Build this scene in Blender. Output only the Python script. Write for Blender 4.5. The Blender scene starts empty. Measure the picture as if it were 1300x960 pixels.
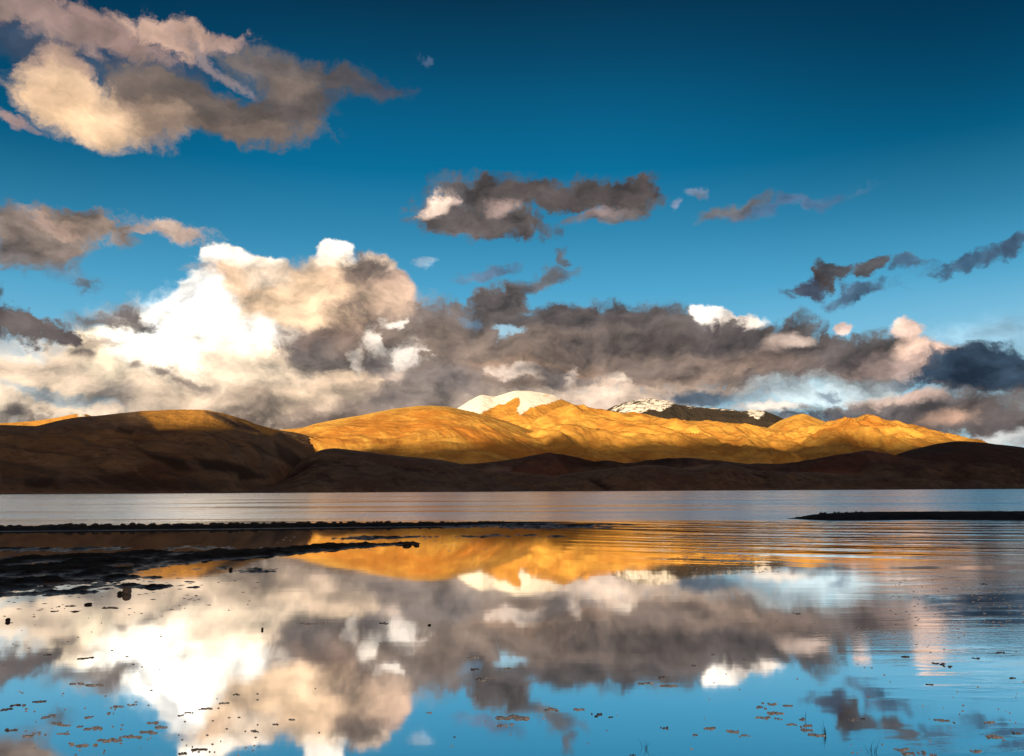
import bpy, math, random
import numpy as np
from mathutils import Vector, Matrix, Euler
from mathutils.bvhtree import BVHTree

C = bpy.context.scene
COL = C.collection
R = math.radians

# ------------------------------------------------------------------ camera
FPX, W0, H0 = 1080.0, 1300.0, 960.0          # focal length and picture size in photo pixels
CAM_Z = 1.6
cam_d = bpy.data.cameras.new('camera')
cam_d.sensor_width = 36.0
cam_d.lens = FPX / W0 * 36.0
cam_d.clip_start = 0.1
cam_d.clip_end = 80000.0
cam = bpy.data.objects.new('camera', cam_d)
COL.objects.link(cam)
cam.location = (0, 0, CAM_Z)
ROT = (Matrix.Rotation(R(90 + 7.58), 3, 'X') @ Matrix.Rotation(R(-0.30), 3, 'Z'))
cam.rotation_euler = ROT.to_euler()
C.camera = cam

def ray(x, y):
    """unit world direction seen at photo pixel x, y"""
    return (ROT @ Vector(((x - W0/2) / FPX, -(y - H0/2) / FPX, -1.0))).normalized()

def azel(x, y):
    d = ray(x, y)
    return math.atan2(d.x, d.y), math.asin(max(-1, min(1, d.z)))

def on_plane(x, y, z=0.0):
    d = ray(x, y)
    t = (z - CAM_Z) / d.z
    return Vector((d.x*t, d.y*t, z))

def srgb(c):
    out = []
    for v in c:
        v = v / 255.0
        out.append(v/12.92 if v <= 0.04045 else ((v + 0.055)/1.055)**2.4)
    return out

# ------------------------------------------------------------------ exposure, sun
EXPO = 1.0
C.view_settings.view_transform = 'Standard'
C.view_settings.look = 'None'
C.view_settings.gamma = 1.0
C.view_settings.use_curve_mapping = False
C.view_settings.exposure = EXPO
C.cycles.max_bounces = 6
C.cycles.use_denoising = True

SUN_EL = 10.0
SUN_H = Vector((-0.42, -0.907, 0)).normalized()      # horizontal direction towards the sun: behind the camera, to its left
TO_SUN = Vector((SUN_H.x*math.cos(R(SUN_EL)), SUN_H.y*math.cos(R(SUN_EL)), math.sin(R(SUN_EL))))
sl = bpy.data.lights.new('sun', 'SUN')
sl.energy = 4.6
sl.angle = R(0.9)
sl.color = (1.0, 0.72, 0.40)
sun = bpy.data.objects.new('sun', sl)
COL.objects.link(sun)
sun.rotation_euler = TO_SUN.to_track_quat('Z', 'Y').to_euler()
sun.location = (0, 0, 200)

# ------------------------------------------------------------------ node helper
class NT:
    def __init__(s, tree):
        s.t = tree
        tree.nodes.clear()
    def n(s, kind, ins=None, **props):
        nd = s.t.nodes.new(kind)
        for k, v in props.items():
            setattr(nd, k, v)
        for k, v in (ins or {}).items():
            sock = nd.inputs[k]
            if isinstance(v, bpy.types.NodeSocket):
                s.t.links.new(v, sock)
            else:
                sock.default_value = v
        return nd
    def m(s, op, a, b=None, c=None, clamp=False):
        ins = {0: a}
        if b is not None: ins[1] = b
        if c is not None: ins[2] = c
        return s.n('ShaderNodeMath', ins, operation=op, use_clamp=clamp).outputs[0]
    def vm(s, op, a, b=None, c=None):
        ins = {0: a}
        if b is not None: ins[1] = b
        if c is not None: ins[2] = c
        nd = s.n('ShaderNodeVectorMath', ins, operation=op)
        return nd.outputs['Value'] if op in ('LENGTH', 'DOT_PRODUCT', 'DISTANCE') else nd.outputs['Vector']
    def noise(s, vec, scale, detail=4, rough=0.55, dims='3D', out='Fac', **kw):
        nd = s.n('ShaderNodeTexNoise', {'Vector': vec, 'Scale': scale, 'Detail': detail, 'Roughness': rough}, noise_dimensions=dims, **kw)
        return nd.outputs[out]
    def smooth(s, v, a, b, lo=0.0, hi=1.0):
        return s.n('ShaderNodeMapRange', {'Value': v, 'From Min': a, 'From Max': b, 'To Min': lo, 'To Max': hi}, interpolation_type='SMOOTHSTEP').outputs[0]
    def lin(s, v, a, b, lo=0.0, hi=1.0):
        return s.n('ShaderNodeMapRange', {'Value': v, 'From Min': a, 'From Max': b, 'To Min': lo, 'To Max': hi}).outputs[0]
    def mixc(s, f, a, b, mode='MIX'):
        nd = s.n('ShaderNodeMixRGB', {0: f, 1: a, 2: b}, blend_type=mode)
        return nd.outputs[0]
    def ramp(s, v, stops, interp='LINEAR'):
        nd = s.n('ShaderNodeValToRGB', {0: v})
        cr = nd.color_ramp
        cr.interpolation = interp
        while len(cr.elements) > 1: cr.elements.remove(cr.elements[-1])
        for i, (p, c) in enumerate(stops):
            e = cr.elements[0] if i == 0 else cr.elements.new(p)
            e.position = p
            e.color = (*c, 1) if len(c) == 3 else c
        return nd.outputs[0]

# ------------------------------------------------------------------ world: sky and its clouds
world = bpy.data.worlds.new('World')
C.world = world
world.use_nodes = True
world.cycles.sampling_method = 'MANUAL'
world.cycles.sample_map_resolution = 256
N = NT(world.node_tree)
DIR = N.n('ShaderNodeTexCoord').outputs['Generated']
sep = N.n('ShaderNodeSeparateXYZ', {0: DIR})
U = N.m('ARCTAN2', sep.outputs[0], sep.outputs[1])
V = N.m('ARCSINE', sep.outputs[2])
P = N.n('ShaderNodeCombineXYZ', {0: U, 1: V, 2: 0.0}).outputs[0]

nish = N.n('ShaderNodeTexSky', sky_type='NISHITA', sun_disc=False, sun_elevation=R(SUN_EL),
           sun_rotation=math.atan2(SUN_H.x, SUN_H.y), altitude=4500.0)
G = 2.0 ** EXPO
def sk(r, g, b, k=1.0):
    return [c * k / G for c in srgb((r, g, b))]
elev = N.lin(V, -0.05, 0.70)
def ep(y):                                    # ramp position of the sky seen at photo row y
    return (azel(650, y)[1] + 0.05) / 0.75
stops = [(0.0, sk(190, 205, 210)), (ep(610), sk(175, 205, 218)), (ep(520), sk(140, 195, 220)), (ep(430), sk(112, 182, 216)),
         (ep(370), sk(80, 162, 202)), (ep(300), sk(50, 134, 175)), (ep(220), sk(0, 106, 150)), (ep(140), sk(0, 84, 124)),
         (ep(70), sk(0, 60, 94)), (ep(0), sk(0, 36, 64)), (0.98, sk(0, 30, 56))]
grad = N.ramp(elev, stops)
sky_part = N.vm('SCALE', nish.outputs[0]); sky_part.node.inputs['Scale'].default_value = 0.10
sky = N.mixc(0.10, grad, N.vm('MULTIPLY', sky_part, (0.15, 0.8, 0.8)))
# whiter air towards the lower right of the view
paleness = N.m('MULTIPLY', N.smooth(U, 0.1, 0.75), N.smooth(V, 0.24, 0.08))
sky = N.mixc(N.m('MULTIPLY', paleness, 0.55), sky, (*sk(190, 215, 225), 1))

# lens vignette painted into the sky: darker off to the sides, high up
side = N.m('MULTIPLY', N.smooth(N.m('ABSOLUTE', N.m('ADD', U, 0.05)), 0.12, 0.62), N.smooth(V, 0.18, 0.50))
sky = N.mixc(N.m('MULTIPLY', side, 0.62), sky, (*sk(0, 34, 62), 1))
# ragged coordinates: broad lumps, then fine curls; shapes are a little stretched sideways
PS = N.vm('MULTIPLY', P, (0.75, 1.0, 1.0))
W1 = N.noise(PS, 13.0, 7, 0.62, '2D', 'Color')
WV = N.vm('MULTIPLY', N.vm('SUBTRACT', W1, (0.5, 0.5, 0.5)), (0.085, 0.062, 0.0))
PW = N.vm('ADD', P, WV)
WC = N.vm('MULTIPLY', N.vm('SUBTRACT', W1, (0.5, 0.5, 0.5)), (0.045, 0.038, 0.0))
PC = N.vm('ADD', P, WC)
vor = N.n('ShaderNodeTexVoronoi', {'Vector': PC, 'Scale': 46.0, 'Detail': 2.0, 'Roughness': 0.55, 'Lacunarity': 2.1},
          voronoi_dimensions='2D', feature='F1', normalize=True)
BIL = vor.outputs['Distance']                 # 0 at the middle of each puff

EDG = N.m('SUBTRACT', N.noise(PW, 55.0, 6, 0.62, '2D'), 0.5)
STROKES = []
def S(kind, x, y, rx, ry, rgb, soft=0.35, op=1.0, ang=0.0):
    STROKES.append((kind, x, y, rx, ry, rgb, soft, op, ang))
# ---- top left cloud
GR=(98,90,92); TA=(140,118,108); PE=(205,172,150); CR=(238,205,172)
S('w',70,72,95,26,(70,80,98),.6,.75,-12)
S('w',180,72,70,22,(75,80,98),.6,.6,-5)
S('w',55,28,75,22,(150,128,122),.45,1,-18)
S('w',140,45,75,18,(150,126,120),.45,1,-12)
S('w',215,45,62,18,(190,158,142),.4,1,-3)
S('w',285,52,34,11,(180,150,138),.5,.95,8)
S('w',262,78,50,7,(150,135,135),.6,.8,-30)
S('w',318,80,36,10,(140,122,120),.6,.85,-10)
S('w',345,85,55,22,(110,98,102),.5,.95)
S('w',420,97,70,18,(88,84,96),.55,.9,-5)
S('w',485,112,32,9,(76,82,100),.6,.7,-8)
S('w',375,125,55,45,(98,88,90),.4,1)
S('w',290,150,95,28,(92,80,80),.4,1,-4)
S('w',215,125,75,38,(112,98,94),.4,1,-8)
S('w',330,170,80,16,(118,100,96),.5,.9)
S('w',370,115,35,20,(122,104,100),.6,.7)
S('w',180,150,60,32,(165,140,122),.45,1)
S('w',75,95,40,26,(185,155,138),.45,1,10)
S('w',105,140,75,42,(222,188,155),.35,1,-12)
S('w',95,150,50,30,(245,205,165),.5,.9,-10)
S('w',18,155,28,9,(160,135,130),.5,.9,-18)
# ---- left grey clouds
S('w',105,285,75,16,(140,118,112),.45,1,-8)
S('w',35,300,75,30,(130,110,108),.4,1,-5)
S('w',20,328,55,22,(112,98,98),.5,.95)
S('w',60,280,35,8,(185,155,138),.6,.8,-8)
S('w',215,294,50,9,(200,172,155),.5,.95,-4)
S('w',208,286,16,9,(215,188,168),.5,.9)
S('w',85,345,30,12,(100,110,125),.8,.5)
S('w',112,360,12,9,(110,105,115),.6,.7)
S('w',0,386,14,12,(95,90,98),.5,.9)
# ---- centre top cloud
S('w',590,252,60,26,(92,88,102),.45,.95)
S('w',655,245,60,20,(84,78,94),.4,1)
S('w',730,250,70,17,(84,78,94),.4,1)
S('w',805,248,36,20,(84,78,94),.4,1)
S('w',775,270,60,8,(110,92,102),.5,.9,8)
S('w',575,275,58,20,(96,86,94),.4,1,-10)
S('w',640,280,60,20,(92,80,86),.4,1,-8)
S('w',549,254,20,10,(232,205,186),.7,1,20)
S('w',576,249,9,6,(200,175,165),.5,.9)
S('w',644,262,12,7,(165,142,134),.9,.9)
S('w',760,267,20,6,(155,134,130),.9,.8,10)
# ---- wisps on the right
S('w',893,247,11,6,(130,140,160),.6,.7,-20)
S('w',935,268,42,9,(112,108,128),.5,.85,10)
S('w',1010,261,65,6,(95,110,140),.7,.65,6)
S('w',860,257,7,5,(130,135,155),.6,.7)
S('w',552,340,13,5,(160,185,205),.6,.7,-5)
S('w',530,77,8,5,(90,110,140),.6,.6)
S('w',1022,368,34,9,(72,76,92),.45,.95,22)
S('w',1058,352,24,13,(76,76,90),.4,.95,5)
S('w',1097,343,22,12,(84,80,92),.4,.95,10)
S('w',1085,375,48,8,(72,84,104),.5,.85,6)
S('w',1150,337,24,7,(72,90,112),.5,.85,4)
S('w',1225,330,48,7,(66,84,108),.5,.85,8)
S('w',1285,316,30,9,(64,78,100),.5,.9,14)
S('w',620,347,34,6,(95,100,120),.6,.75,22)
S('w',706,322,9,7,(92,90,108),.5,.85)
S('w',1250,430,80,22,(170,200,215),.9,.5)
# ---- background: luminous bank on the left
S('w',330,495,420,62,(222,196,168),.45,1)
S('w',60,512,120,26,(232,214,190),.5,.95)
S('w',80,480,120,22,(240,212,180),.5,.95,-8)
S('w',170,495,180,46,(238,212,184),.45,1)
S('c',128,450,50,34,(250,228,196),.3,1)
S('c',190,435,60,48,(255,240,215),.25,1)
S('c',215,415,30,45,(255,248,232),.22,1)
S('c',250,420,75,60,(255,250,240),.2,1)
S('c',262,385,42,45,(255,252,245),.2,1)
S('c',300,415,70,55,(255,250,240),.2,1)
S('w',258,428,95,46,(400,388,368),.6,.9)
S('w',320,455,100,44,(262,244,218),.6,.9)
S('w',390,475,90,44,(226,198,168),.6,.9)
S('w',300,480,120,30,(240,215,185),.7,.8)
S('w',450,552,520,16,(128,114,102),.5,1)
S('w',1000,548,300,16,(140,134,134),.6,.8)
# low greyish white clouds
S('c',138,504,36,20,(150,140,132),.5,.9)
S('c',190,514,55,18,(178,162,146),.7,.75)
S('c',300,515,90,20,(158,140,124),.7,.8)
S('w',440,522,150,22,(138,122,110),.6,.9)
S('w',500,505,90,18,(134,120,112),.7,.85)
S('w',400,490,60,18,(200,172,145),.7,.7)
S('w',350,505,80,14,(195,170,145),.8,.6)
S('w',720,516,220,22,(205,180,160),.5,.95)
S('w',420,540,110,12,(112,98,90),.7,.8)
# ---- tower of the peach cloud
S('c',295,333,58,24,(255,240,222),.22,1,-6)
S('c',268,325,28,18,(255,246,232),.22,1)
S('c',345,345,40,22,(250,228,205),.25,1,-10)
S('c',428,328,22,24,(255,246,232),.22,1)
S('c',425,352,42,28,(250,226,200),.25,1)
S('c',478,345,36,28,(236,208,184),.3,1)
S('c',400,380,105,44,(228,196,165),.3,1)
S('c',330,365,75,26,(240,208,176),.35,1,-14)
S('c',500,375,32,34,(196,166,148),.35,1)
S('w',300,356,48,10,(215,182,152),.6,.8,-8)
S('w',430,392,105,38,(220,186,152),.5,1,-8)
S('w',390,400,70,34,(238,204,168),.7,.8)
S('w',465,345,30,17,(128,108,105),.5,.95,12)
S('w',462,366,36,12,(165,140,126),.8,.6)
S('w',490,402,55,24,(160,134,122),.6,.85)
S('c',360,428,36,12,(255,240,222),.5,.9,-15)
S('w',350,426,20,17,(128,114,108),.7,.9)
S('w',420,448,58,24,(138,120,112),.4,1,-6)
S('w',400,455,45,24,(118,104,104),.5,.9)
S('w',455,425,60,20,(150,124,110),.6,.8)
# ---- the long grey bank
S('w',640,380,34,24,(104,94,104),.4,1,28)
S('w',680,352,36,10,(100,94,108),.5,.9,20)
S('w',640,405,62,22,(100,92,102),.45,.95)
S('w',540,425,90,30,(134,114,108),.4,1,-8)
S('w',600,415,90,22,(112,98,100),.5,.95,-4)
S('w',720,412,85,28,(96,88,98),.4,1)
S('w',790,422,80,34,(92,82,90),.4,1)
S('w',860,425,70,24,(98,90,98),.4,1)
S('c',898,400,38,14,(255,244,232),.25,1)
S('c',930,410,42,12,(255,238,222),.35,1)
S('w',900,432,120,24,(96,88,94),.4,1,-3)
S('w',1000,420,46,15,(92,90,102),.5,.95,8)
S('w',620,455,150,40,(132,112,102),.45,1,-2)
S('w',770,458,150,36,(124,106,98),.45,1)
S('w',900,465,150,30,(134,114,104),.45,1)
S('w',1000,445,130,28,(98,90,96),.4,1,-4)
S('w',1060,462,110,24,(92,86,92),.45,1,-4)
S('w',1110,440,60,18,(92,92,106),.5,.95,-10)
S('w',690,476,120,16,(190,152,124),.7,.85,-2)
S('w',620,485,90,18,(132,112,104),.7,.8)
S('w',925,464,75,18,(168,142,126),.8,.7)
S('w',860,484,90,18,(152,130,116),.6,.9)
S('w',980,490,90,16,(104,90,88),.5,.95)
S('w',820,435,110,14,(84,76,86),.7,.8)
S('w',608,404,16,5,(120,150,175),.6,.7)
S('w',652,416,9,7,(150,190,210),.5,.9)
# white openings in the bank
S('w',490,407,16,6,(255,240,225),.5,.95)
S('w',470,430,20,10,(255,238,220),.5,.95,-30)
S('w',452,458,9,16,(250,230,210),.5,.9)
S('w',515,450,20,17,(255,240,225),.5,.95)
S('w',505,470,24,10,(225,200,180),.6,.8)
S('c',478,462,22,20,(112,102,108),.5,.95)
S('w',560,482,60,24,(134,122,118),.5,.95)
S('w',440,505,130,20,(160,140,125),.7,.6)
S('w',540,512,90,18,(116,106,104),.7,.85)
S('w',652,472,24,10,(240,215,195),.5,.95)
S('w',713,474,9,17,(245,220,200),.5,.9,-15)
S('w',765,486,38,14,(225,198,175),.5,.95)
S('w',795,478,13,7,(250,228,205),.5,.9,-20)
S('w',690,478,26,16,(112,102,108),.6,.9)
S('w',740,480,22,12,(112,104,108),.6,.8)
S('w',860,503,90,14,(190,165,145),.6,.85)
S('w',820,470,80,12,(110,95,95),.7,.7)
S('w',600,515,50,12,(180,158,140),.7,.7)
S('c',1000,428,32,8,(232,205,188),.5,.95,-8)
S('c',1073,412,14,9,(240,208,192),.4,.95)
S('c',985,435,18,10,(190,165,150),.6,.8)
# ---- right of the bank
S('c',1150,418,34,15,(232,200,182),.4,1,-5)
S('c',1165,445,40,22,(222,188,168),.4,1,-12)
S('c',1195,455,42,20,(228,192,172),.4,1,-5)
S('w',1145,470,60,22,(160,138,130),.5,.95)
S('w',1110,488,46,14,(84,86,98),.5,.95)
S('w',1220,470,40,24,(96,92,104),.5,.95)
S('w',1245,475,64,30,(52,70,88),.35,1,-5)
S('w',1225,488,80,18,(50,66,84),.4,1)
S('w',1285,485,40,20,(56,74,92),.45,1)
S('w',910,512,60,14,(62,88,108),.6,.9)
S('w',1050,500,80,20,(190,208,214),.7,.9)
S('w',1120,505,40,10,(205,212,212),.7,.7)
S('c',985,520,42,9,(240,222,205),.5,.95)
S('w',1053,500,14,6,(100,115,130),.6,.8)
S('w',1095,522,90,16,(112,108,116),.45,.95,3)
S('c',1120,508,44,10,(210,180,162),.5,.9)
S('w',1180,525,110,24,(112,102,106),.4,1,-3)
S('w',1230,535,110,18,(98,88,92),.45,1,-2)
S('c',1170,506,34,8,(200,172,158),.5,.9)
S('c',1215,528,46,10,(196,158,136),.6,.85,12)
S('w',1060,535,70,12,(84,90,102),.6,.9)
S('w',1280,555,60,10,(196,196,194),.6,.9,5)
S('w',1285,520,60,20,(100,100,110),.5,.9)
# ---- small dark clouds in front of the bright bank
S('w',163,396,25,19,(98,88,90),.7,1)
S('w',138,413,34,12,(96,88,90),.75,.95)
S('w',184,411,18,9,(110,98,96),.8,.9)
S('w',55,420,50,14,(88,88,98),.4,1,-8)
S('w',20,410,34,15,(92,90,100),.4,1)
S('c',100,450,19,9,(92,88,92),.5,.95)
S('w',206,477,17,6,(118,106,102),.8,.9)
S('c',170,470,12,5,(130,118,110),.6,.85)
S('w',246,488,15,7,(125,112,106),.8,.9)
S('c',265,492,16,6,(125,114,110),.6,.85)
S('w',130,442,26,5,(170,148,130),.6,.7)
S('c',15,520,26,12,(110,104,110),.5,.95)
S('w',45,458,60,8,(225,200,175),.7,.7,4)
S('w',60,500,70,8,(120,165,185),.7,.6,-12)

S('w',760,500,60,12,(232,206,184),.7,.85)
S('w',700,505,50,9,(226,200,178),.8,.7)
S('w',480,385,30,14,(225,192,164),.8,.6)
S('w',345,352,34,10,(248,224,198),.7,.8)
S('c',330,420,26,22,(255,250,240),.5,.9)
S('c',232,372,16,18,(255,252,245),.3,1)
S('c',212,402,14,14,(255,250,240),.3,1)
S('w',395,500,60,16,(232,204,174),.8,.7)
S('w',240,505,70,12,(226,200,172),.8,.7)
S('w',330,475,60,16,(248,222,192),.8,.7)
# ---- laid one over another, far to near
col = sky
A = None
for i, (kind, x, y, rx, ry, rgb, soft, op, ang) in enumerate(STROKES):
    if i % 5 == 0:                            # ties each batch to the one before it, which keeps the shader's stack small
        C1, C2 = (N.vm('MULTIPLY_ADD', col, (1e-9, 1e-9, 0), q) for q in (PC, PW))
    u0, v0 = azel(x, y)
    du = (azel(x + 20, y)[0] - azel(x - 20, y)[0]) / 40
    dv = (azel(x, y - 20)[1] - azel(x, y + 20)[1]) / 40
    loc = N.n('ShaderNodeMapping', {'Vector': C1 if kind == 'c' else C2, 'Location': (u0, v0, 0), 'Rotation': (0, 0, R(ang)),
              'Scale': (rx*du, ry*dv, 1)}, vector_type='TEXTURE').outputs[0]
    r = N.vm('LENGTH', loc)
    if kind == 'c':
        r = N.m('MULTIPLY_ADD', BIL, min(0.55, 13.0 / ry), r)
    else:
        r = N.m('MULTIPLY_ADD', EDG, min(1.5, 25.0 / ry), r)
    soft = soft*(1.0 if soft >= 0.5 else 0.6 if kind == 'c' else 0.8)
    mx = max(rgb)
    if mx < 150 and rgb[2] <= rgb[0] + 17:           # neutral, slightly warm greys
        b_ = min(max(rgb[2], rgb[0]*0.80), rgb[0]*0.92); rgb = (rgb[0], 0.5*(rgb[0] + b_) - 3, b_)
    mk = N.n('ShaderNodeMapRange', {'Value': r, 'From Min': 1 + soft, 'From Max': max(0.0, 1 - soft), 'To Min': 0.0, 'To Max': op},
             interpolation_type='SMOOTHSTEP').outputs[0]
    k = 1.0
    col = N.mixc(mk, col, (*sk(*rgb, k), 1))
    A = mk if A is None else N.m('MAXIMUM', A, mk)
# inner relief of the clouds
PR = N.vm('MULTIPLY', N.vm('MULTIPLY_ADD', WV, (0.5, 0.5, 0), P), (0.6, 1.0, 1.0))
n1 = N.noise(PR, 17.0, 8, 0.58, '2D')
n2 = N.noise(N.vm('ADD', PR, (-0.010, 0.009, 0.0)), 17.0, 4, 0.58, '2D')
rel = N.m('SUBTRACT', n1, n2)
D1 = N.m('MULTIPLY_ADD', rel, 2.7, 0.0)
D2 = N.m('MULTIPLY_ADD', N.m('SUBTRACT', n1, 0.5), 0.8, N.m('MULTIPLY_ADD', EDG, 0.35, D1))
D3 = N.m('MULTIPLY_ADD', BIL, -0.35, N.m('ADD', D2, 0.25))
Dm = N.m('MULTIPLY', N.m('MULTIPLY', N.m('MINIMUM', N.m('MAXIMUM', D3, -0.45), 0.9), N.smooth(V, 0.30, 0.42, 1.0, 0.55)), A)
tone = N.vm('MULTIPLY_ADD', Dm, (1.06, 1.0, 0.93), (1, 1, 1))
col = N.vm('MULTIPLY', col, tone)
# the western sky, behind the camera, glows with the low sun
west = N.m('MULTIPLY', N.smooth(sep.outputs[1], 0.05, -0.75), N.smooth(V, 1.1, 0.0))
col = N.mixc(west, col, (*sk(240, 200, 165, 1.55), 1))
# below the horizon the air is a dull grey
col = N.mixc(N.smooth(V, 0.0, -0.06), col, (*sk(90, 85, 80), 1))
bg = N.n('ShaderNodeBackground', {'Color': col, 'Strength': 1.0})
N.n('ShaderNodeOutputWorld', {'Surface': bg.outputs[0]})

# ------------------------------------------------------------------ noise on arrays
_rng = np.random.RandomState(7)
_perm = _rng.permutation(512)
_perm = np.concatenate([_perm, _perm, _perm])
_ga = _rng.uniform(0, 2*np.pi, 512)
def perlin(x, y):
    xi = np.floor(x).astype(int); yi = np.floor(y).astype(int)
    xf = x - xi; yf = y - yi
    u = xf**3*(xf*(xf*6-15)+10); v = yf**3*(yf*(yf*6-15)+10)
    def g(ix, iy, dx, dy):
        a = _ga[_perm[(_perm[ix & 511] + (iy & 511)) & 511]]
        return np.cos(a)*dx + np.sin(a)*dy
    n0 = g(xi, yi, xf, yf)*(1-u) + g(xi+1, yi, xf-1, yf)*u
    n1 = g(xi, yi+1, xf, yf-1)*(1-u) + g(xi+1, yi+1, xf-1, yf-1)*u
    return (n0*(1-v) + n1*v) * 1.5
def fbm(x, y, octs=5, gain=0.5):
    s = 0; a = 1.0; t = 0
    for k in range(octs):
        s = s + a*perlin(x*2**k + 17.3*k, y*2**k - 9.1*k); t += a; a *= gain
    return s / t
def ridged(x, y, octs=4, gain=0.55):
    s = 0; a = 1.0; t = 0
    for k in range(octs):
        s = s + a*(1 - 2*np.abs(perlin(x*2**k + 5.7*k, y*2**k + 3.3*k))); t += a; a *= gain
    return s / t
def sstep(x, a, b):
    t = np.clip((x - a)/(b - a), 0, 1)
    return t*t*(3 - 2*t)

def grid_mesh(name, X, Y, Z, material, attrs=None, closed=False, smooth=True):
    nr, nc = X.shape
    co = np.stack([X, Y, Z], -1).reshape(-1, 3).astype(np.float32)
    ii = np.arange(nr*nc).reshape(nr, nc)
    q = np.stack([ii[:-1, :-1], ii[:-1, 1:], ii[1:, 1:], ii[1:, :-1]], -1).reshape(-1, 4)
    me = bpy.data.meshes.new(name)
    me.vertices.add(len(co)); me.vertices.foreach_set('co', co.ravel())
    me.loops.add(q.size); me.loops.foreach_set('vertex_index', q.ravel().astype(np.int32))
    me.polygons.add(len(q)); me.polygons.foreach_set('loop_start', np.arange(0, q.size, 4, dtype=np.int32))
    me.polygons.foreach_set('loop_total', np.full(len(q), 4, dtype=np.int32))
    me.update(calc_edges=True)
    if smooth: me.polygons.foreach_set('use_smooth', np.ones(len(q), dtype=bool))
    for k, v in (attrs or {}).items():
        at = me.attributes.new(k, 'FLOAT', 'POINT'); at.data.foreach_set('value', v.reshape(-1).astype(np.float32))
    me.materials.append(material)
    me.validate()
    o = bpy.data.objects.new(name, me)
    COL.objects.link(o)
    return o

def material(name):
    m = bpy.data.materials.new(name); m.use_nodes = True
    return m, NT(m.node_tree)
def finish(n, bsdf, disp=None):
    n.n('ShaderNodeOutputMaterial', {'Surface': bsdf})

# ------------------------------------------------------------------ hill materials
def hill_mat(name, base, alt, dark, red, snowy=False, bump=0.5, sc=1.0, vein=0.85, light=None, grit=0.4):
    m, n = material(name)
    P0 = n.n('ShaderNodeNewGeometry').outputs['Position']
    big = n.noise(P0, 0.0011*sc, 5, 0.55)
    mid = n.noise(P0, 0.006*sc, 6, 0.6)
    fine = n.noise(n.vm('MULTIPLY', P0, (1, 1, 2.5)), 0.022*sc, 5, 0.65)
    c = n.mixc(n.smooth(mid, 0.35, 0.65), (*base, 1), (*alt, 1))
    c = n.mixc(n.smooth(big, 0.50, 0.66), c, (*red, 1))
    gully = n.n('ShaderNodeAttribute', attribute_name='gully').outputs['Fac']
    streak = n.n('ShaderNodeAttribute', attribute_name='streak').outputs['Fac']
    c = n.mixc(n.m('MULTIPLY', n.smooth(n.m('MULTIPLY_ADD', mid, 0.5, gully), 0.62, 1.0), vein), c, (*dark, 1))  # gullies darkened in the colour too, to deepen their shading
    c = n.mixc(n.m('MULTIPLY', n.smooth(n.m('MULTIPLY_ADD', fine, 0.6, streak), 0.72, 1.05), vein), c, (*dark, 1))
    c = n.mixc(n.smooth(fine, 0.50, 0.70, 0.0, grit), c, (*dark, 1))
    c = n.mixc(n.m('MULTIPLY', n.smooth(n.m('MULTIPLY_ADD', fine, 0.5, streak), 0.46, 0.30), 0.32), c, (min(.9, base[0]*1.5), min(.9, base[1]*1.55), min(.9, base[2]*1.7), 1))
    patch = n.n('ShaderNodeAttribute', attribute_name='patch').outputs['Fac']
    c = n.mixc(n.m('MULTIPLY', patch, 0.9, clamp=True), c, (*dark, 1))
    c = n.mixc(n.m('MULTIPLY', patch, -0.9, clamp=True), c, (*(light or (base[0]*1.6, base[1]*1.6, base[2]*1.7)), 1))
    if snowy:
        sn = n.n('ShaderNodeAttribute', attribute_name='snow').outputs['Fac']
        e = n.m('MULTIPLY_ADD', n.m('SUBTRACT', n.noise(P0, 0.010, 7, 0.72), 0.5), 1.9, sn)
        c = n.mixc(n.smooth(e, 0.42, 0.62), c, (0.86, 0.88, 0.92, 1))
    b = n.n('ShaderNodeBump', {'Height': n.m('MULTIPLY_ADD', fine, 0.9, mid), 'Strength': bump*1.3, 'Distance': 22.0/sc})
    bs = n.n('ShaderNodeBsdfPrincipled', {'Base Color': c, 'Roughness': 0.95, 'Specular IOR Level': 0.1, 'Normal': b.outputs[0]})
    finish(n, bs.outputs[0])
    return m

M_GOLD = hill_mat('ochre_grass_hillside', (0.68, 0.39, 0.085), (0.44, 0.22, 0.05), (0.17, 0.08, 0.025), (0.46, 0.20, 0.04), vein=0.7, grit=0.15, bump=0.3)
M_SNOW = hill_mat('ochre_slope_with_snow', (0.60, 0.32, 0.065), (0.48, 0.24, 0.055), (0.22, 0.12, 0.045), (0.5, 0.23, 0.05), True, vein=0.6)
M_SHADEDROCK = hill_mat('cloud_shaded_rock_with_snow_flecks', (0.040, 0.036, 0.032), (0.055, 0.046, 0.038), (0.02, 0.018, 0.018), (0.05, 0.04, 0.032), True)  # cloud shadow on the far ridge is put into this darker base
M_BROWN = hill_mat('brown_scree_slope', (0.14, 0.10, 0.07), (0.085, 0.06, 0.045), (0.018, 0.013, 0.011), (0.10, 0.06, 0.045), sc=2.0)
M_LEFT = hill_mat('brown_dome_sunlit_summit', (0.19, 0.125, 0.075), (0.13, 0.086, 0.055), (0.03, 0.02, 0.015), (0.075, 0.042, 0.028), light=(0.50, 0.26, 0.06))  # light: golden sunlight on the summit, painted into the base colour
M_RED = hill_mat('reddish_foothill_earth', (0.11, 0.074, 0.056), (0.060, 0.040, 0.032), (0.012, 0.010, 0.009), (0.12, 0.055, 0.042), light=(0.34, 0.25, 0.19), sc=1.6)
M_BLACK = hill_mat('dark_shaded_foothill_earth', (0.06, 0.036, 0.024), (0.05, 0.032, 0.022), (0.02, 0.014, 0.012), (0.07, 0.034, 0.024))

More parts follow.
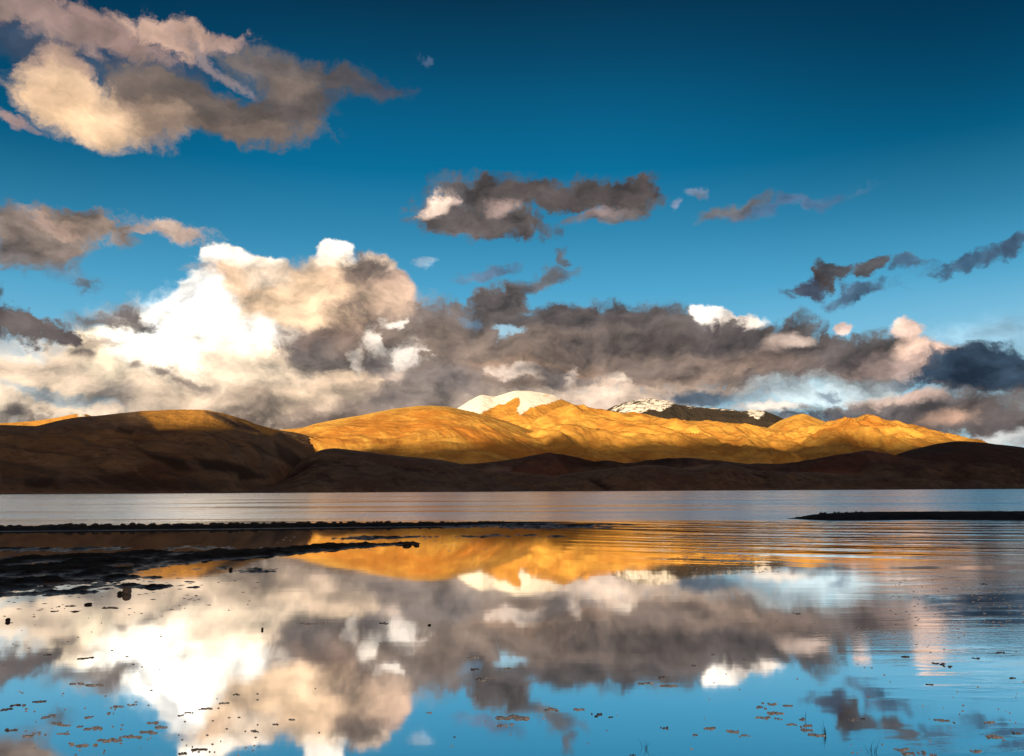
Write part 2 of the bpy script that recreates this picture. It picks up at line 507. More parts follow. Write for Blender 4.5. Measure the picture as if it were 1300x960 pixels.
HILLS = []
RINV = np.array(ROT.transposed())
def to_px(X, Y, Z):
    p = np.stack([X, Y, Z - CAM_Z], -1) @ RINV.T
    d = np.maximum(-p[..., 2], 1.0)
    return p[..., 0]/d*FPX + W0/2, H0/2 - p[..., 1]/d*FPX
def inside(px, py, pts, soft=2.0):
    """soft 0..1 cover of a closed outline on the hillside"""
    n = len(pts); best = np.full(px.shape, 1e9); ins = np.zeros(px.shape, bool)
    for i in range(n):
        (ax, ay), (bx_, by_) = pts[i], pts[(i+1) % n]
        dx, dy = bx_-ax, by_-ay
        t = np.clip(((px-ax)*dx + (py-ay)*dy)/(dx*dx + dy*dy + 1e-9), 0, 1)
        best = np.minimum(best, np.hypot(px-ax-t*dx, py-ay-t*dy))
        with np.errstate(divide='ignore', invalid='ignore'):
            c = ((ay > py) != (by_ > py)) & (px < (bx_-ax)*(py-ay)/(by_-ay if by_ != ay else 1e-9) + ax)
        ins ^= c
    return np.clip(0.5 + np.where(ins, best, -best)/(2*soft), 0, 1)
def ridge(name, label, crest, Dc, Df, mat, seed=0.0, amp=60.0, spur=10.0, skew=0.6, prof=1.0, wob=0.0, ncol=700, nrow=170,
          back=0.6, foot_z=-6.0, snow=None, patches=(), rough=1.0, crest_rough=4.0):
    """a long hill: crest through the given sky line, its front slope falling to a foot nearer the lake, its back slope behind"""
    cx = np.array([c[0] for c in crest], float); cy = np.array([c[1] for c in crest], float)
    xs = np.linspace(cx[0], cx[-1], ncol)
    # smooth sky line
    ys = np.interp(xs, cx, cy)
    k = max(3, int(ncol*5/(cx[-1]-cx[0])*1.6)) | 1
    pad = np.pad(ys, k//2, mode='edge'); ys = np.convolve(pad, np.ones(k)/k, 'valid')
    ae = np.array([azel(a, b) for a, b in zip(xs, ys)])
    az, el = ae[:, 0], ae[:, 1]
    if callable(Dc): dc = Dc(xs)
    else: dc = np.full(ncol, float(Dc))
    if callable(Df): df = Df(xs)
    else: df = np.full(ncol, float(Df))
    dc = dc + wob*fbm(xs*0.012 + seed, xs*0 + seed, 4)
    H = dc*np.tan(el) + CAM_Z
    tf = np.linspace(0, 1, nrow) ** 0.9
    tb = 1 + np.linspace(0, back, nrow//4)[1:]
    T = np.concatenate([tf, tb])[:, None]
    span = (dc - df)[None, :]
    Dm = df[None, :] + span*T
    AZ = az[None, :] + 0*T
    X = Dm*np.sin(AZ); Y = Dm*np.cos(AZ)
    Tc = np.clip(T, 0, 1)
    base = np.where(T <= 1, foot_z + (H[None, :] - foot_z)*(Tc**prof*(1-0.25*Tc) / 0.75), H[None, :]*(1 - ((T-1)/back)**1.4*1.05))
    env = np.sin(np.pi*np.clip(T, 0, 1)**0.8)**0.8*np.where(T <= 1, 1, 0)
    sm = AZ*dc.mean(); tm = T*span
    wx = fbm(X/1500.0 + seed, Y/1500.0, 3); wy = fbm(X/1500.0, Y/1500.0 + seed + 9, 3)
    L = 9000.0/spur
    g = ridged(sm/L + skew*tm/L*0.55 + seed + 0.9*wx, tm/(L*2.6) + seed*1.7 + 0.8*wy, 5, 0.45)        # spurs and gullies running down
    f = fbm(X*0.0010 + seed + 0.4*wx, Y*0.0010 + 0.4*wy, 6, 0.48)
    Z = base + env*(amp*(g - 0.25)*0.75 + amp*1.0*rough*f)
    Z = Z + crest_rough*fbm(X*0.012, Y*0.012 + seed, 4)*np.where(T <= 1, np.clip(T*4, 0, 1), 1)
    st = ridged(sm/L*3.2 + skew*tm/L*1.6 + seed*2 + 0.7*wx, tm/L*0.5 + 0.4*wy + seed, 5, 0.62)
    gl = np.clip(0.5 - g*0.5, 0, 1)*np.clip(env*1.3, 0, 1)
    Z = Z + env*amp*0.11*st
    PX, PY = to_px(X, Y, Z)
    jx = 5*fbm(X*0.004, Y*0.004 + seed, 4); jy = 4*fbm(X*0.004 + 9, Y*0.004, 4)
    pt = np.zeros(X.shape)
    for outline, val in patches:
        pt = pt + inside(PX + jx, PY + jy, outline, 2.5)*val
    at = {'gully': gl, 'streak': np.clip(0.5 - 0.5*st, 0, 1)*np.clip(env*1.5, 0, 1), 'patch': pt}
    if snow is not None:
        v = np.zeros(X.shape)
        for outline, val in snow:
            v = np.maximum(v, inside(PX, PY, outline, 2.2)*val)
        at['snow'] = v
    o = grid_mesh(name, X, Y, Z, mat, at)
    o['label'] = label; o['category'] = 'hill'; o['kind'] = 'structure'
    HILLS.append(o)
    return o

def poly(*pts):
    p = np.array(pts, float)
    return lambda x: np.interp(x, p[:, 0], p[:, 1])

# far ridge beyond the left dome
ridge('hills', 'low sunlit ridge peeping over the left end of the dark dome, white tip at its end',
      [(-90, 545), (-40, 541), (0, 537.5), (40, 535), (68, 531), (92, 526), (106, 525), (116, 528), (135, 533), (200, 545)], 8200, 6500, M_SNOW, seed=3.1, amp=25,
      snow=[([(98, 523), (107, 523), (109, 530), (99, 529)], 1.0)], crest_rough=3, ncol=300)
# snow peak
ridge('hills', 'snow-capped peak with white tongues of snow above the golden dome',
      [(540, 540), (570, 526), (583, 517), (597, 508), (611, 501), (627, 504), (640, 500), (653, 496), (673, 496.5), (690, 499), (704, 502), (720, 510), (735, 517), (762, 524), (800, 532), (850, 545)],
      10500, 8000, M_SNOW, seed=8.4, amp=45, spur=14, crest_rough=5, ncol=600,
      snow=[([(576, 520), (611, 496), (627, 500), (640, 496), (668, 490), (664, 504), (655, 506), (640, 513), (622, 519), (610, 526), (594, 523)], 0.80),
            ([(656, 490), (673, 490), (704, 496), (716, 506), (706, 510), (694, 514), (674, 518), (666, 524), (660, 528), (655, 521), (660, 512), (658, 503)], 0.76),
            ([(430, 530), (450, 526), (452, 530), (436, 533)], 1.0)])
# second snow peak and its ridge, cloud shadow painted in as dark rock
ridge('hills', 'cloud-shaded rocky ridge, the shade in its dark colour, flecked with snow, whiter at its left shoulder, behind the golden range',
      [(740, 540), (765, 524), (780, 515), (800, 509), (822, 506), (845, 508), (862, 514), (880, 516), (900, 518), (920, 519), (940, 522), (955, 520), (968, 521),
       (985, 527), (1005, 536), (1040, 548)], 11500, 9000, M_SHADEDROCK, seed=12.9, amp=75, spur=20, crest_rough=12, ncol=700,
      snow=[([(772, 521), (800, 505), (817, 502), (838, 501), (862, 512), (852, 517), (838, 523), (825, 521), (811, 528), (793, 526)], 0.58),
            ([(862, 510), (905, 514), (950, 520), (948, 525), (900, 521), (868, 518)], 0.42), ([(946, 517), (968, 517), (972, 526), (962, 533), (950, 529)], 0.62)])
# small pointed hill on the right
ridge('hills', 'small pointed golden hill between the cloud-shaded ridge and the right golden hill',
      [(960, 552), (990, 534), (1008, 527), (1021, 525), (1036, 531), (1056, 539), (1100, 552)], 9600, 7500, M_GOLD, seed=21.0, amp=70, spur=18, ncol=260)
# right golden hill
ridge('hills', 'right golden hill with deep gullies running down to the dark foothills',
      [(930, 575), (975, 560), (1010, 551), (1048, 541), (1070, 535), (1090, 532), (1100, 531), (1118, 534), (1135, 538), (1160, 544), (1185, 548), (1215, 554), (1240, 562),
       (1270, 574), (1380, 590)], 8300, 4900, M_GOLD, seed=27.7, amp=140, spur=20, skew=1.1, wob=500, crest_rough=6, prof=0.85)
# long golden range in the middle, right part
ridge('hills', 'long golden slope falling to the right below the snow peak and the cloud-shaded ridge',
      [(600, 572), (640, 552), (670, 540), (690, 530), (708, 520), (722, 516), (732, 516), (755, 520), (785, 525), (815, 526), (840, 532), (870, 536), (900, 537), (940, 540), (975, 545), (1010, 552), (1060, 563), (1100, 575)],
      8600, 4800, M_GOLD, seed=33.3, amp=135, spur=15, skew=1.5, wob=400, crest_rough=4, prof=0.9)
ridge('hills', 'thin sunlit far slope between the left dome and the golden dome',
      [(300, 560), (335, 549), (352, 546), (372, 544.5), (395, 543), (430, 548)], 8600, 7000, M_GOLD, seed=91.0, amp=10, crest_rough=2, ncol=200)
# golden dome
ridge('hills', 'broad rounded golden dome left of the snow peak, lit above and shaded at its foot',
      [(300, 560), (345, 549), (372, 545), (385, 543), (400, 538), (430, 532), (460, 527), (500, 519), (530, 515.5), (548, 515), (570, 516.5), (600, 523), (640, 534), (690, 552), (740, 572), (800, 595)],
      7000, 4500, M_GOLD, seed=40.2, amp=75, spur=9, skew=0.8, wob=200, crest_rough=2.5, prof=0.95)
# right end: dark low hill
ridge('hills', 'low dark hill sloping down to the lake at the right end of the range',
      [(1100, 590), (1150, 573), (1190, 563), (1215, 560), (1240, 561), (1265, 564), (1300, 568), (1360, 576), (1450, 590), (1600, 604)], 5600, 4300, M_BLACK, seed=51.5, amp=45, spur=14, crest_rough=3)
# foothills along the far shore
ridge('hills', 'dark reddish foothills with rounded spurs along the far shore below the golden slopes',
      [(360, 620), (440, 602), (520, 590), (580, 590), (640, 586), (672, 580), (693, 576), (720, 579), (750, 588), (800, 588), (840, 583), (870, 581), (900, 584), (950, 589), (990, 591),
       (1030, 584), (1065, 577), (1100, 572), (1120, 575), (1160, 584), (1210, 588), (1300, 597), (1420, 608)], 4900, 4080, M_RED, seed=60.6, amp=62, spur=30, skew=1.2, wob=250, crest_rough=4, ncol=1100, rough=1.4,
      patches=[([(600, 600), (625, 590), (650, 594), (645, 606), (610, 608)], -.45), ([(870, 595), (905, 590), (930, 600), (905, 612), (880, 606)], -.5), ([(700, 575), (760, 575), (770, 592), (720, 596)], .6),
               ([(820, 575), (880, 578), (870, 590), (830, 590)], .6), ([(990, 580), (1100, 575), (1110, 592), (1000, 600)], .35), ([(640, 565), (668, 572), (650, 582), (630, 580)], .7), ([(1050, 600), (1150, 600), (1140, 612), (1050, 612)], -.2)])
ridge('hills', 'lowest dark spurs and gravel fans at the waterline across the lake',
      [(330, 618), (420, 608), (500, 600), (560, 606), (640, 598), (700, 604), (780, 594), (830, 590), (880, 596), (920, 588), (960, 598), (1040, 600), (1130, 606), (1250, 610), (1400, 614)], 4300, 3900, M_BROWN,
      seed=68.1, amp=26, spur=55, skew=0.9, wob=120, crest_rough=3, ncol=1000, rough=1.6)
# big brown dome on the left
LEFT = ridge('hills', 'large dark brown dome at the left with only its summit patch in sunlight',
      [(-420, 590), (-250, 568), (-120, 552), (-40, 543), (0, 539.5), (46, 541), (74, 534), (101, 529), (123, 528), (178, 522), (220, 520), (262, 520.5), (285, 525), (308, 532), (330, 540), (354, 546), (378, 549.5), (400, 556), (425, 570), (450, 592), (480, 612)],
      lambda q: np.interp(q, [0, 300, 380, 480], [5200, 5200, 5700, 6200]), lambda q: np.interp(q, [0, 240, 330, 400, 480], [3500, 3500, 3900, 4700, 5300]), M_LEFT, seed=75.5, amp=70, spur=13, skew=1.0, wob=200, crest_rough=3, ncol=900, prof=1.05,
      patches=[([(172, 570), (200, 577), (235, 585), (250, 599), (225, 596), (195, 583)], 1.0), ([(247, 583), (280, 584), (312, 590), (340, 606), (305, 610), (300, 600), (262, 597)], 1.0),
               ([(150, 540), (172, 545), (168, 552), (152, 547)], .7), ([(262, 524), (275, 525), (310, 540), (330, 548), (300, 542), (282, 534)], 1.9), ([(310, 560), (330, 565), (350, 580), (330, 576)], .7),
               ([(350, 560), (372, 572), (395, 590), (372, 596), (352, 580)], .75), ([(0, 585), (40, 590), (80, 600), (60, 620), (0, 616)], .5), ([(165, 512), (300, 515), (360, 545), (345, 552), (300, 545), (250, 548), (200, 545)], -1.0), ([(60, 548), (140, 545), (200, 556), (120, 565), (50, 560)], -.12), ([(30, 609), (150, 606), (330, 612), (340, 622), (30, 624)], .45)])  # the large summit outline paints the sunlit patch lighter
ridge('hills', 'shaded lower slope of the golden dome, a separate hill coloured dark brown, down to the far shore',
      [(285, 624), (320, 617), (345, 608), (365, 598), (380, 587), (394, 577), (408, 571), (424, 569), (445, 571), (480, 576), (520, 580), (560, 584), (610, 594), (660, 606), (700, 618)], 4800, 3650, M_BROWN, seed=82.2, amp=34, spur=22, crest_rough=2, ncol=500)  # golden dome's slope below the shadow line, its shade painted as darker brown

# ------------------------------------------------------------------ unseen range behind the camera, added and shaped to shade lake and foothills
dg = bpy.context.evaluated_depsgraph_get()
trees = []
for o in HILLS:
    vs = [v.co.copy() for v in o.data.vertices]
    trees.append(BVHTree.FromPolygons(vs, [tuple(p.vertices) for p in o.data.polygons]))
def hit(x, y, only=None):
    d = ray(x, y); best = None
    for o, t in zip(HILLS, trees):
        if only is not None and o is not only: continue
        loc, nn, i, dist = t.ray_cast(Vector((0, 0, CAM_Z)), d)
        if loc is not None and (best is None or dist < best[1]): best = (loc, dist)
    return best[0] if best else None
PERP = Vector((-SUN_H.y, SUN_H.x, 0))
S0 = 9000.0
TAN = math.tan(R(SUN_EL))
edge_px = [(130, 532, 10), (170, 525, 8), (185, 527, 0), (215, 536, 0), (260, 538, 0), (285, 539, 0),
           (480, 563, 0), (520, 565, 0), (560, 564, 0), (600, 565, 0), (640, 561, 0), (680, 552, 0), (700, 548, 0), (720, 551, 0), (760, 558, 0), (800, 562, 0),
           (840, 558, 0), (880, 557, 0), (920, 560, 0), (960, 563, 0), (1000, 563, 0), (1040, 554, 0), (1080, 545, 0), (1110, 550, 0), (1140, 558, 0), (1180, 562, 0), (1220, 556, 0), (1260, 560, 0)]
pts = []
for x, y, up in edge_px:
    p = hit(x, y - (up and 0))
    if p is None: continue
    z = p.z + up*5.0
    pts.append((p.dot(PERP), z + (S0 - p.dot(SUN_H))*TAN, x))
pts.sort()

pu = np.array([p[0] for p in pts]); ph = np.array([p[1] for p in pts])
us = np.linspace(-14000, 9000, 900)
hs = np.interp(us, pu, ph)
hs = np.where(us < pu[0], ph[0] - (pu[0] - us)*0.02, hs)
hs = np.where(us > pu[-1], ph[-1] + (us - pu[-1])*0.02, hs)
ker = np.hanning(9); ker /= ker.sum()
hs = np.convolve(np.pad(hs, 4, mode='edge'), ker, 'valid')
hs = hs + 22*fbm(us*0.004, us*0 + 4.4, 4)
tt = np.linspace(-1, 1, 61)[:, None]
prof_ = 1 - np.abs(tt)**1.15
bx = SUN_H.x*(S0 + tt*3800) + PERP.x*us[None, :]
by = SUN_H.y*(S0 + tt*3800) + PERP.y*us[None, :]
bz = hs[None, :]*prof_ + (1 - np.abs(2*np.abs(tt) - 1))*170*ridged(us[None, :]*0.0011 + 0.3*tt, tt*1.2 + 7.7, 4)*(np.abs(tt) > 0.02) - 6
M_RANGE = hill_mat('brown_shadow_range', (0.16, 0.09, 0.05), (0.13, 0.075, 0.045), (0.06, 0.035, 0.025), (0.15, 0.07, 0.045))
rng_o = grid_mesh('shadow_mountains', bx, by, bz, M_RANGE, {'gully': np.zeros(bx.shape)})
rng_o['kind'] = 'structure'; rng_o['label'] = 'unseen brown range behind the camera, shaped to cast the shadow on lake and foothills'; rng_o['category'] = 'shadow_mountains'

# ------------------------------------------------------------------ ground: bed of the lake, mud flats and bars (one sheet)
def polar_sheet(r0, r1, nr, na, a0, a1):
    r = np.geomspace(r0, r1, nr)[:, None]; a = np.linspace(a0, a1, na)[None, :]
    return r*np.sin(a), r*np.cos(a)

def seg_dist(X, Y, pts):
    """distance to a polyline and position along it (0..1)"""
    best = np.full(X.shape, 1e9); along = np.zeros(X.shape)
    n = len(pts) - 1
    for i in range(n):
        (ax, ay), (bx_, by_) = pts[i], pts[i+1]
        dx, dy = bx_-ax, by_-ay
        t = np.clip(((X-ax)*dx + (Y-ay)*dy)/(dx*dx + dy*dy), 0, 1)
        d = np.hypot(X - ax - t*dx, Y - ay - t*dy)
        m = d < best
        best = np.where(m, d, best); along = np.where(m, (i + t)/n, along)
    return best, along

def wp(x, y):
    p = on_plane(x, y); return (p.x, p.y)

BAR1 = [wp(-160, 674), wp(0, 673), wp(150, 671.5), wp(300, 670), wp(450, 668), wp(560, 667), wp(640, 664.5), wp(728, 663)]
BAR2 = [wp(1006, 658.5), wp(1060, 659), wp(1120, 657), wp(1200, 657), wp(1310, 657), wp(1480, 658)]
SPIT2 = [wp(-160, 738), wp(0, 722), wp(120, 712), wp(220, 706), wp(330, 702), wp(400, 695), wp(470, 692), wp(520, 690)]
def bed(X, Y):
    z = -0.10 - 0.02*np.clip(np.hypot(X, Y) - 60, 0, 400)
    f = fbm(X*0.5, Y*0.5, 5, 0.6); f2 = fbm(X*2.3 + 3, Y*2.3, 4, 0.6)
    d, s = seg_dist(X, Y, BAR1)
    w = np.interp(s, [0, .2, .7, .9, 1], [1.9, 1.9, 1.6, 1.0, 0.35]); h = np.interp(s, [0, .6, .8, .93, 1], [0.14, 0.15, 0.11, 0.06, 0.02])
    z1 = h*(1 + 0.25*f2) - (d/w)**2*(h + 0.04)
    z = np.maximum(z, np.where(d < 6, z1, -1))
    d, s = seg_dist(X, Y, BAR2)
    w = np.interp(s, [0, .1, .3, 1], [0.5, 2.2, 4.5, 7.0]); h = np.interp(s, [0, .1, .3, 1], [0.04, 0.22, 0.30, 0.34])
    z1 = h*(1 + 0.15*f2) - (d/w)**2*(h + 0.05)
    z = np.maximum(z, np.where(d < 14, z1, -1))
    # mud flat reaching in from the left
    d, s = seg_dist(X, Y, SPIT2)
    w = np.interp(s, [0, .15, .35, .5, .65, .85, 1], [4.6, 3.7, 2.3, 1.5, 1.2, 0.65, 0.25])
    z2 = 0.058 - 0.055*(d/w)**2 + 0.14*f + 0.075*f2
    z = np.maximum(z, np.where(d < w*2.2, z2, -1))
    # dark patch of mud at the left edge, nearer
    for (px, py, rx, ry) in ((20, 742, 75, 13), (-40, 752, 70, 12)):
        cxp, cyp = wp(px, py); rxw = abs(wp(px+rx, py)[0] - cxp); ryw = abs(wp(px, py-ry)[1] - wp(px, py+ry)[1])/2
        q = np.hypot((X-cxp)/rxw, (Y-cyp)/ryw)
        z = np.maximum(z, 0.045 - 0.05*q**2 + 0.14*f + 0.08*f2)
    # thin shoals that just break the surface
    for (px, py, rx, ry, hh) in ((690, 668, 90, 3, .030), (640, 680, 60, 2.5, .012), (480, 683, 60, 3, .02), (150, 745, 90, 6, .005), (60, 770, 70, 8, .000), (260, 725, 70, 4, .012), (770, 666, 50, 1.2, .02),
                                (130, 697, 140, 3, .018), (860, 662, 20, .8, .02)):
        cxp, cyp = wp(px, py); rxw = abs(wp(px+rx, py)[0] - cxp); ryw = abs(wp(px, py-ry)[1] - wp(px, py+ry)[1])/2
        q = np.hypot((X-cxp)/rxw, (Y-cyp)/ryw)
        z = np.maximum(z, np.where(q < 2.5, hh - 0.02*q**2 + 0.09*f + 0.08*f2 - 0.016, -1))
    return z
M_MUD, n = material('wet_dark_mud')
Pm = n.n('ShaderNodeNewGeometry').outputs['Position']
k1 = n.noise(Pm, 1.3, 6, 0.65); k2 = n.noise(Pm, 14.0, 5, 0.7)
cm = n.mixc(n.smooth(k1, 0.38, 0.62), (0.010, 0.008, 0.007, 1), (0.022, 0.016, 0.012, 1))
cm = n.mixc(n.smooth(k2, 0.58, 0.75, 0, 0.7), cm, (0.075, 0.06, 0.045, 1))
zz = n.n('ShaderNodeSeparateXYZ', {0: Pm}).outputs[2]
rim = n.m('MULTIPLY', n.smooth(zz, 0.022, 0.006), n.smooth(k1, 0.42, 0.6))
cm = n.mixc(rim, cm, (0.13, 0.075, 0.035, 1))
bm = n.n('ShaderNodeBump', {'Height': n.m('MULTIPLY_ADD', k2, 0.35, k1), 'Strength': 1.0, 'Distance': 0.08})
bs = n.n('ShaderNodeBsdfPrincipled', {'Base Color': cm, 'Roughness': n.lin(zz, 0.0, 0.04, 0.32, 0.9), 'Specular IOR Level': n.lin(zz, 0.0, 0.05, 0.35, 0.04), 'Normal': bm.outputs[0]})
finish(n, bs.outputs[0])
GX, GY = polar_sheet(2.0, 120.0, 620, 900, R(-44), R(44))
gz = bed(GX, GY)
# carry the same sheet on to beyond the hills and round behind
ground = grid_mesh('ground', GX, GY, gz, M_MUD)
ground['kind'] = 'structure'
def far_sheet(name, zc, mat, r1=40000.0):
    me = bpy.data.meshes.new(name)
    vs, fs = [], []
    rings = [0.0, 2.0, 6, 20, 60, 200, 800, 3000, 10000, r1]
    na = 72
    vs.append((0, 0, zc(0)))
    for r_ in rings[1:]:
        for k in range(na):
            a = 2*math.pi*k/na; vs.append((r_*math.sin(a), r_*math.cos(a), zc(r_)))
    for k in range(na): fs.append((0, 1 + (k+1) % na, 1 + k))
    for j in range(len(rings) - 2):
        for k in range(na):
            a = 1 + j*na; b = a + na; k2_ = (k+1) % na
            fs.append((a+k, a+k2_, b+k2_, b+k))
    me.from_pydata(vs, [], fs); me.materials.append(mat)
    o = bpy.data.objects.new(name, me); COL.objects.link(o); return o
lb = far_sheet('lakebed', lambda r_: -1.9 - (12 if r_ > 150 else 0), M_MUD); lb['kind'] = 'structure'

# ------------------------------------------------------------------ water
M_WATER, n = material('lake_water')
geo = n.n('ShaderNodeNewGeometry')
Pw = geo.outputs['Position']
sp = n.n('ShaderNodeSeparateXYZ', {0: Pw})
X_, Y_ = sp.outputs[0], sp.outputs[1]
# line of the two bars: open lake lies beyond it
wn = n.noise(Pw, 0.05, 3, 0.5)
edge = n.m('MULTIPLY_ADD', n.m('SUBTRACT', wn, 0.5), 10.0, Y_)
open_ = n.smooth(edge, 41.0, 50.0)
swell = n.m('MULTIPLY', n.smooth(n.m('MULTIPLY_ADD', X_, -0.0, Y_), 17.0, 30.0), n.smooth(n.m('DIVIDE', X_, n.m('MAXIMUM', Y_, 1.0)), 0.03, 0.30))
# long curved ripples spreading from the right bar
ctr = wp(1500, 668)
dist = n.vm('DISTANCE', Pw, (ctr[0] - 4.0, ctr[1] + 26.0, 0.0))
rel_ = n.n('ShaderNodeSeparateXYZ', {0: n.vm('SUBTRACT', Pw, (ctr[0] - 4.0, ctr[1] + 26.0, 0.0))})
ang_ = n.m('ARCTAN2', rel_.outputs[0], rel_.outputs[1])
polar = n.n('ShaderNodeCombineXYZ', {0: n.m('MULTIPLY', dist, 1.0), 1: n.m('MULTIPLY', ang_, 5.0), 2: 0.0}).outputs[0]
wv = n.m('MULTIPLY', n.m('SUBTRACT', n.noise(polar, 0.75, 2, 0.45), 0.5), 4.0)
rip = n.m('MULTIPLY', n.m('MULTIPLY', wv, 0.034), swell)
fine_sw = n.noise(n.vm('MULTIPLY', Pw, (0.5, 2.2, 1)), 1.3, 3, 0.5)
rip = n.m('MULTIPLY_ADD', n.m('MULTIPLY', fine_sw, swell), 0.015, rip)
streak_ = n.smooth(n.noise(n.vm('MULTIPLY', Pw, (0.5, 2.0, 1)), 0.03, 5, 0.62), 0.36, 0.62, 0.5, 1.5)
# choppy open lake
chop = n.noise(n.vm('MULTIPLY', Pw, (0.55, 1.3, 1)), 2.2, 5, 0.62)
chop2 = n.noise(n.vm('MULTIPLY', Pw, (0.35, 1.2, 1)), 0.22, 3, 0.6)
rip = n.m('MULTIPLY_ADD', n.m('MULTIPLY', n.m('MULTIPLY_ADD', chop2, 3.0, chop), n.m('MULTIPLY', open_, streak_)), 0.035, rip)
# still pool: faint long undulation
calm = n.noise(n.vm('MULTIPLY', Pw, (0.5, 1.6, 1)), 0.9, 3, 0.5)
rip = n.m('MULTIPLY_ADD', calm, 0.0006, rip)
# light breeze ruffling on the near right
brz = n.m('MULTIPLY', n.smooth(n.m('DIVIDE', X_, n.m('MAXIMUM', Y_, 1.0)), 0.30, 0.55), n.smooth(n.noise(n.vm('MULTIPLY', Pw, (0.3, 1.2, 1)), 0.5, 4, 0.6), 0.44, 0.60))
bz1 = n.noise(n.vm('MULTIPLY', Pw, (1.0, 2.2, 1)), 5.0, 4, 0.6)
rip = n.m('MULTIPLY_ADD', n.m('MULTIPLY', bz1, brz), 0.0035, rip)
bw = n.n('ShaderNodeBump', {'Height': rip, 'Strength': 1.0, 'Distance': 1.0})
rough = n.m('MULTIPLY_ADD', n.m('MULTIPLY', open_, streak_), 0.15, n.m('MULTIPLY_ADD', swell, 0.03, 0.032))
gl = n.n('ShaderNodeBsdfGlossy', {'Color': (0.98, 0.98, 0.97, 1), 'Roughness': rough, 'Normal': bw.outputs[0]})
df = n.n('ShaderNodeBsdfDiffuse', {'Color': (0.14, 0.14, 0.12, 1)})
fr = n.n('ShaderNodeFresnel', {'IOR': 1.33})
fac = n.m('MULTIPLY_ADD', n.m('POWER', fr.outputs[0], 0.5), 0.30, 0.74, clamp=True)
ms = n.n('ShaderNodeMixShader', {0: fac, 1: df.outputs[0], 2: gl.outputs[0]})
finish(n, ms.outputs[0])
lake = far_sheet('water', lambda r_: 0.0, M_WATER, 16000.0)
lake['kind'] = 'structure'

# ------------------------------------------------------------------ stones
def mat_simple(name, c1, c2, scale, rough=0.85, spec=0.2, dist=0.02):
    m, n = material(name)
    P_ = n.n('ShaderNodeTexCoord').outputs['Object']
    k = n.noise(P_, scale, 6, 0.65)
    c = n.mixc(n.smooth(k, 0.36, 0.64), (*c1, 1), (*c2, 1))
    b = n.n('ShaderNodeBump', {'Height': k, 'Strength': 0.8, 'Distance': dist})
    bs = n.n('ShaderNodeBsdfPrincipled', {'Base Color': c, 'Roughness': rough, 'Specular IOR Level': spec, 'Normal': b.outputs[0]})
    finish(n, bs.outputs[0])
    return m
M_STONE = mat_simple('wet_dark_stone', (0.018, 0.015, 0.013), (0.05, 0.04, 0.032), 6.0)
M_STONE_B = mat_simple('brown_grey_stone', (0.10, 0.085, 0.075), (0.22, 0.18, 0.15), 7.0)
M_ALGAE = mat_simple('grey_floating_algae', (0.45, 0.42, 0.38), (0.88, 0.85, 0.80), 30.0, 0.9, 0.1, 0.01)
M_ALGAE_D = mat_simple('dark_floating_algae', (0.05, 0.045, 0.04), (0.50, 0.46, 0.40), 30.0, 0.9, 0.1, 0.01)
M_BLADE = mat_simple('green_blade', (0.03, 0.06, 0.02), (0.05, 0.09, 0.03), 20.0)

rs = random.Random(5)
def stone_mesh(seed, flat=0.65, mat=M_STONE):
    import bmesh
    bm = bmesh.new(); bmesh.ops.create_icosphere(bm, subdivisions=3, radius=0.5)
    co = np.array([v.co for v in bm.verts])
    k = 1 + 0.22*fbm(co[:, 0]*1.6 + seed*3.1, co[:, 1]*1.6 + co[:, 2]*1.9 + seed, 4) + 0.10*ridged(co[:, 0]*2.2 + seed, co[:, 2]*2.4 + co[:, 1], 3)
    for v, kk in zip(bm.verts, k):
        v.co = v.co*float(kk); v.co.z *= flat; v.co.x *= 1.0 + 0.2*math.sin(seed*7)
    for f in bm.faces: f.smooth = True
    me = bpy.data.meshes.new('stone'); bm.to_mesh(me); bm.free(); me.materials.append(mat)
    return me
SM = [stone_mesh(i + 1, 0.6 + 0.05*(i % 4)) for i in range(7)]
def put(name, me, loc, scale, rz, label, cat, group=None):
    o = bpy.data.objects.new(name, me); COL.objects.link(o)
    o.location = loc; o.scale = scale if isinstance(scale, tuple) else (scale,)*3; o.rotation_euler = (rs.uniform(-.2, .2) if cat == 'stone' else 0, 0, rz)
    o['label'] = label; o['category'] = cat
    if group: o['group'] = group
    return o
def bed_at(x, y):
    return float(bed(np.array([[x]]), np.array([[y]]))[0, 0])
n_st = 0
x = -25.0
while x < 640:
    yy = np.interp(x, [0, 150, 300, 450, 560, 640], [672, 670.5, 669, 667, 666, 664])
    p = on_plane(x, yy + rs.uniform(-1.0, 1.0))
    s_ = rs.uniform(0.13, 0.30)*(1.0 if x < 450 else np.interp(x, [450, 640], [0.9, 0.35]))
    put('stone', SM[rs.randrange(7)], (p.x, p.y, max(0.0, bed_at(p.x, p.y)) + s_*0.05), s_, rs.uniform(0, 6.28),
        'dark rounded stone in the long low ridge of stones across the water at left', 'stone', 'stones of the long low ridge at left')
    x += s_*26*rs.uniform(0.35, 0.85)
x = 1012.0
while x < 1310:
    yy = np.interp(x, [1006, 1060, 1120, 1300], [658, 656.5, 654.5, 653.5])
    p = on_plane(x, yy)
    s_ = rs.uniform(0.12, 0.30)*(1.0 if x < 1100 else 0.7)
    put('stone', SM[rs.randrange(7)], (p.x, p.y, max(0.0, bed_at(p.x, p.y)) + s_*0.05), s_, rs.uniform(0, 6.28),
        'small dark stone along the far rim of the dark bar at right', 'stone', 'stones on the dark bar at right')
    x += rs.uniform(4, 13)

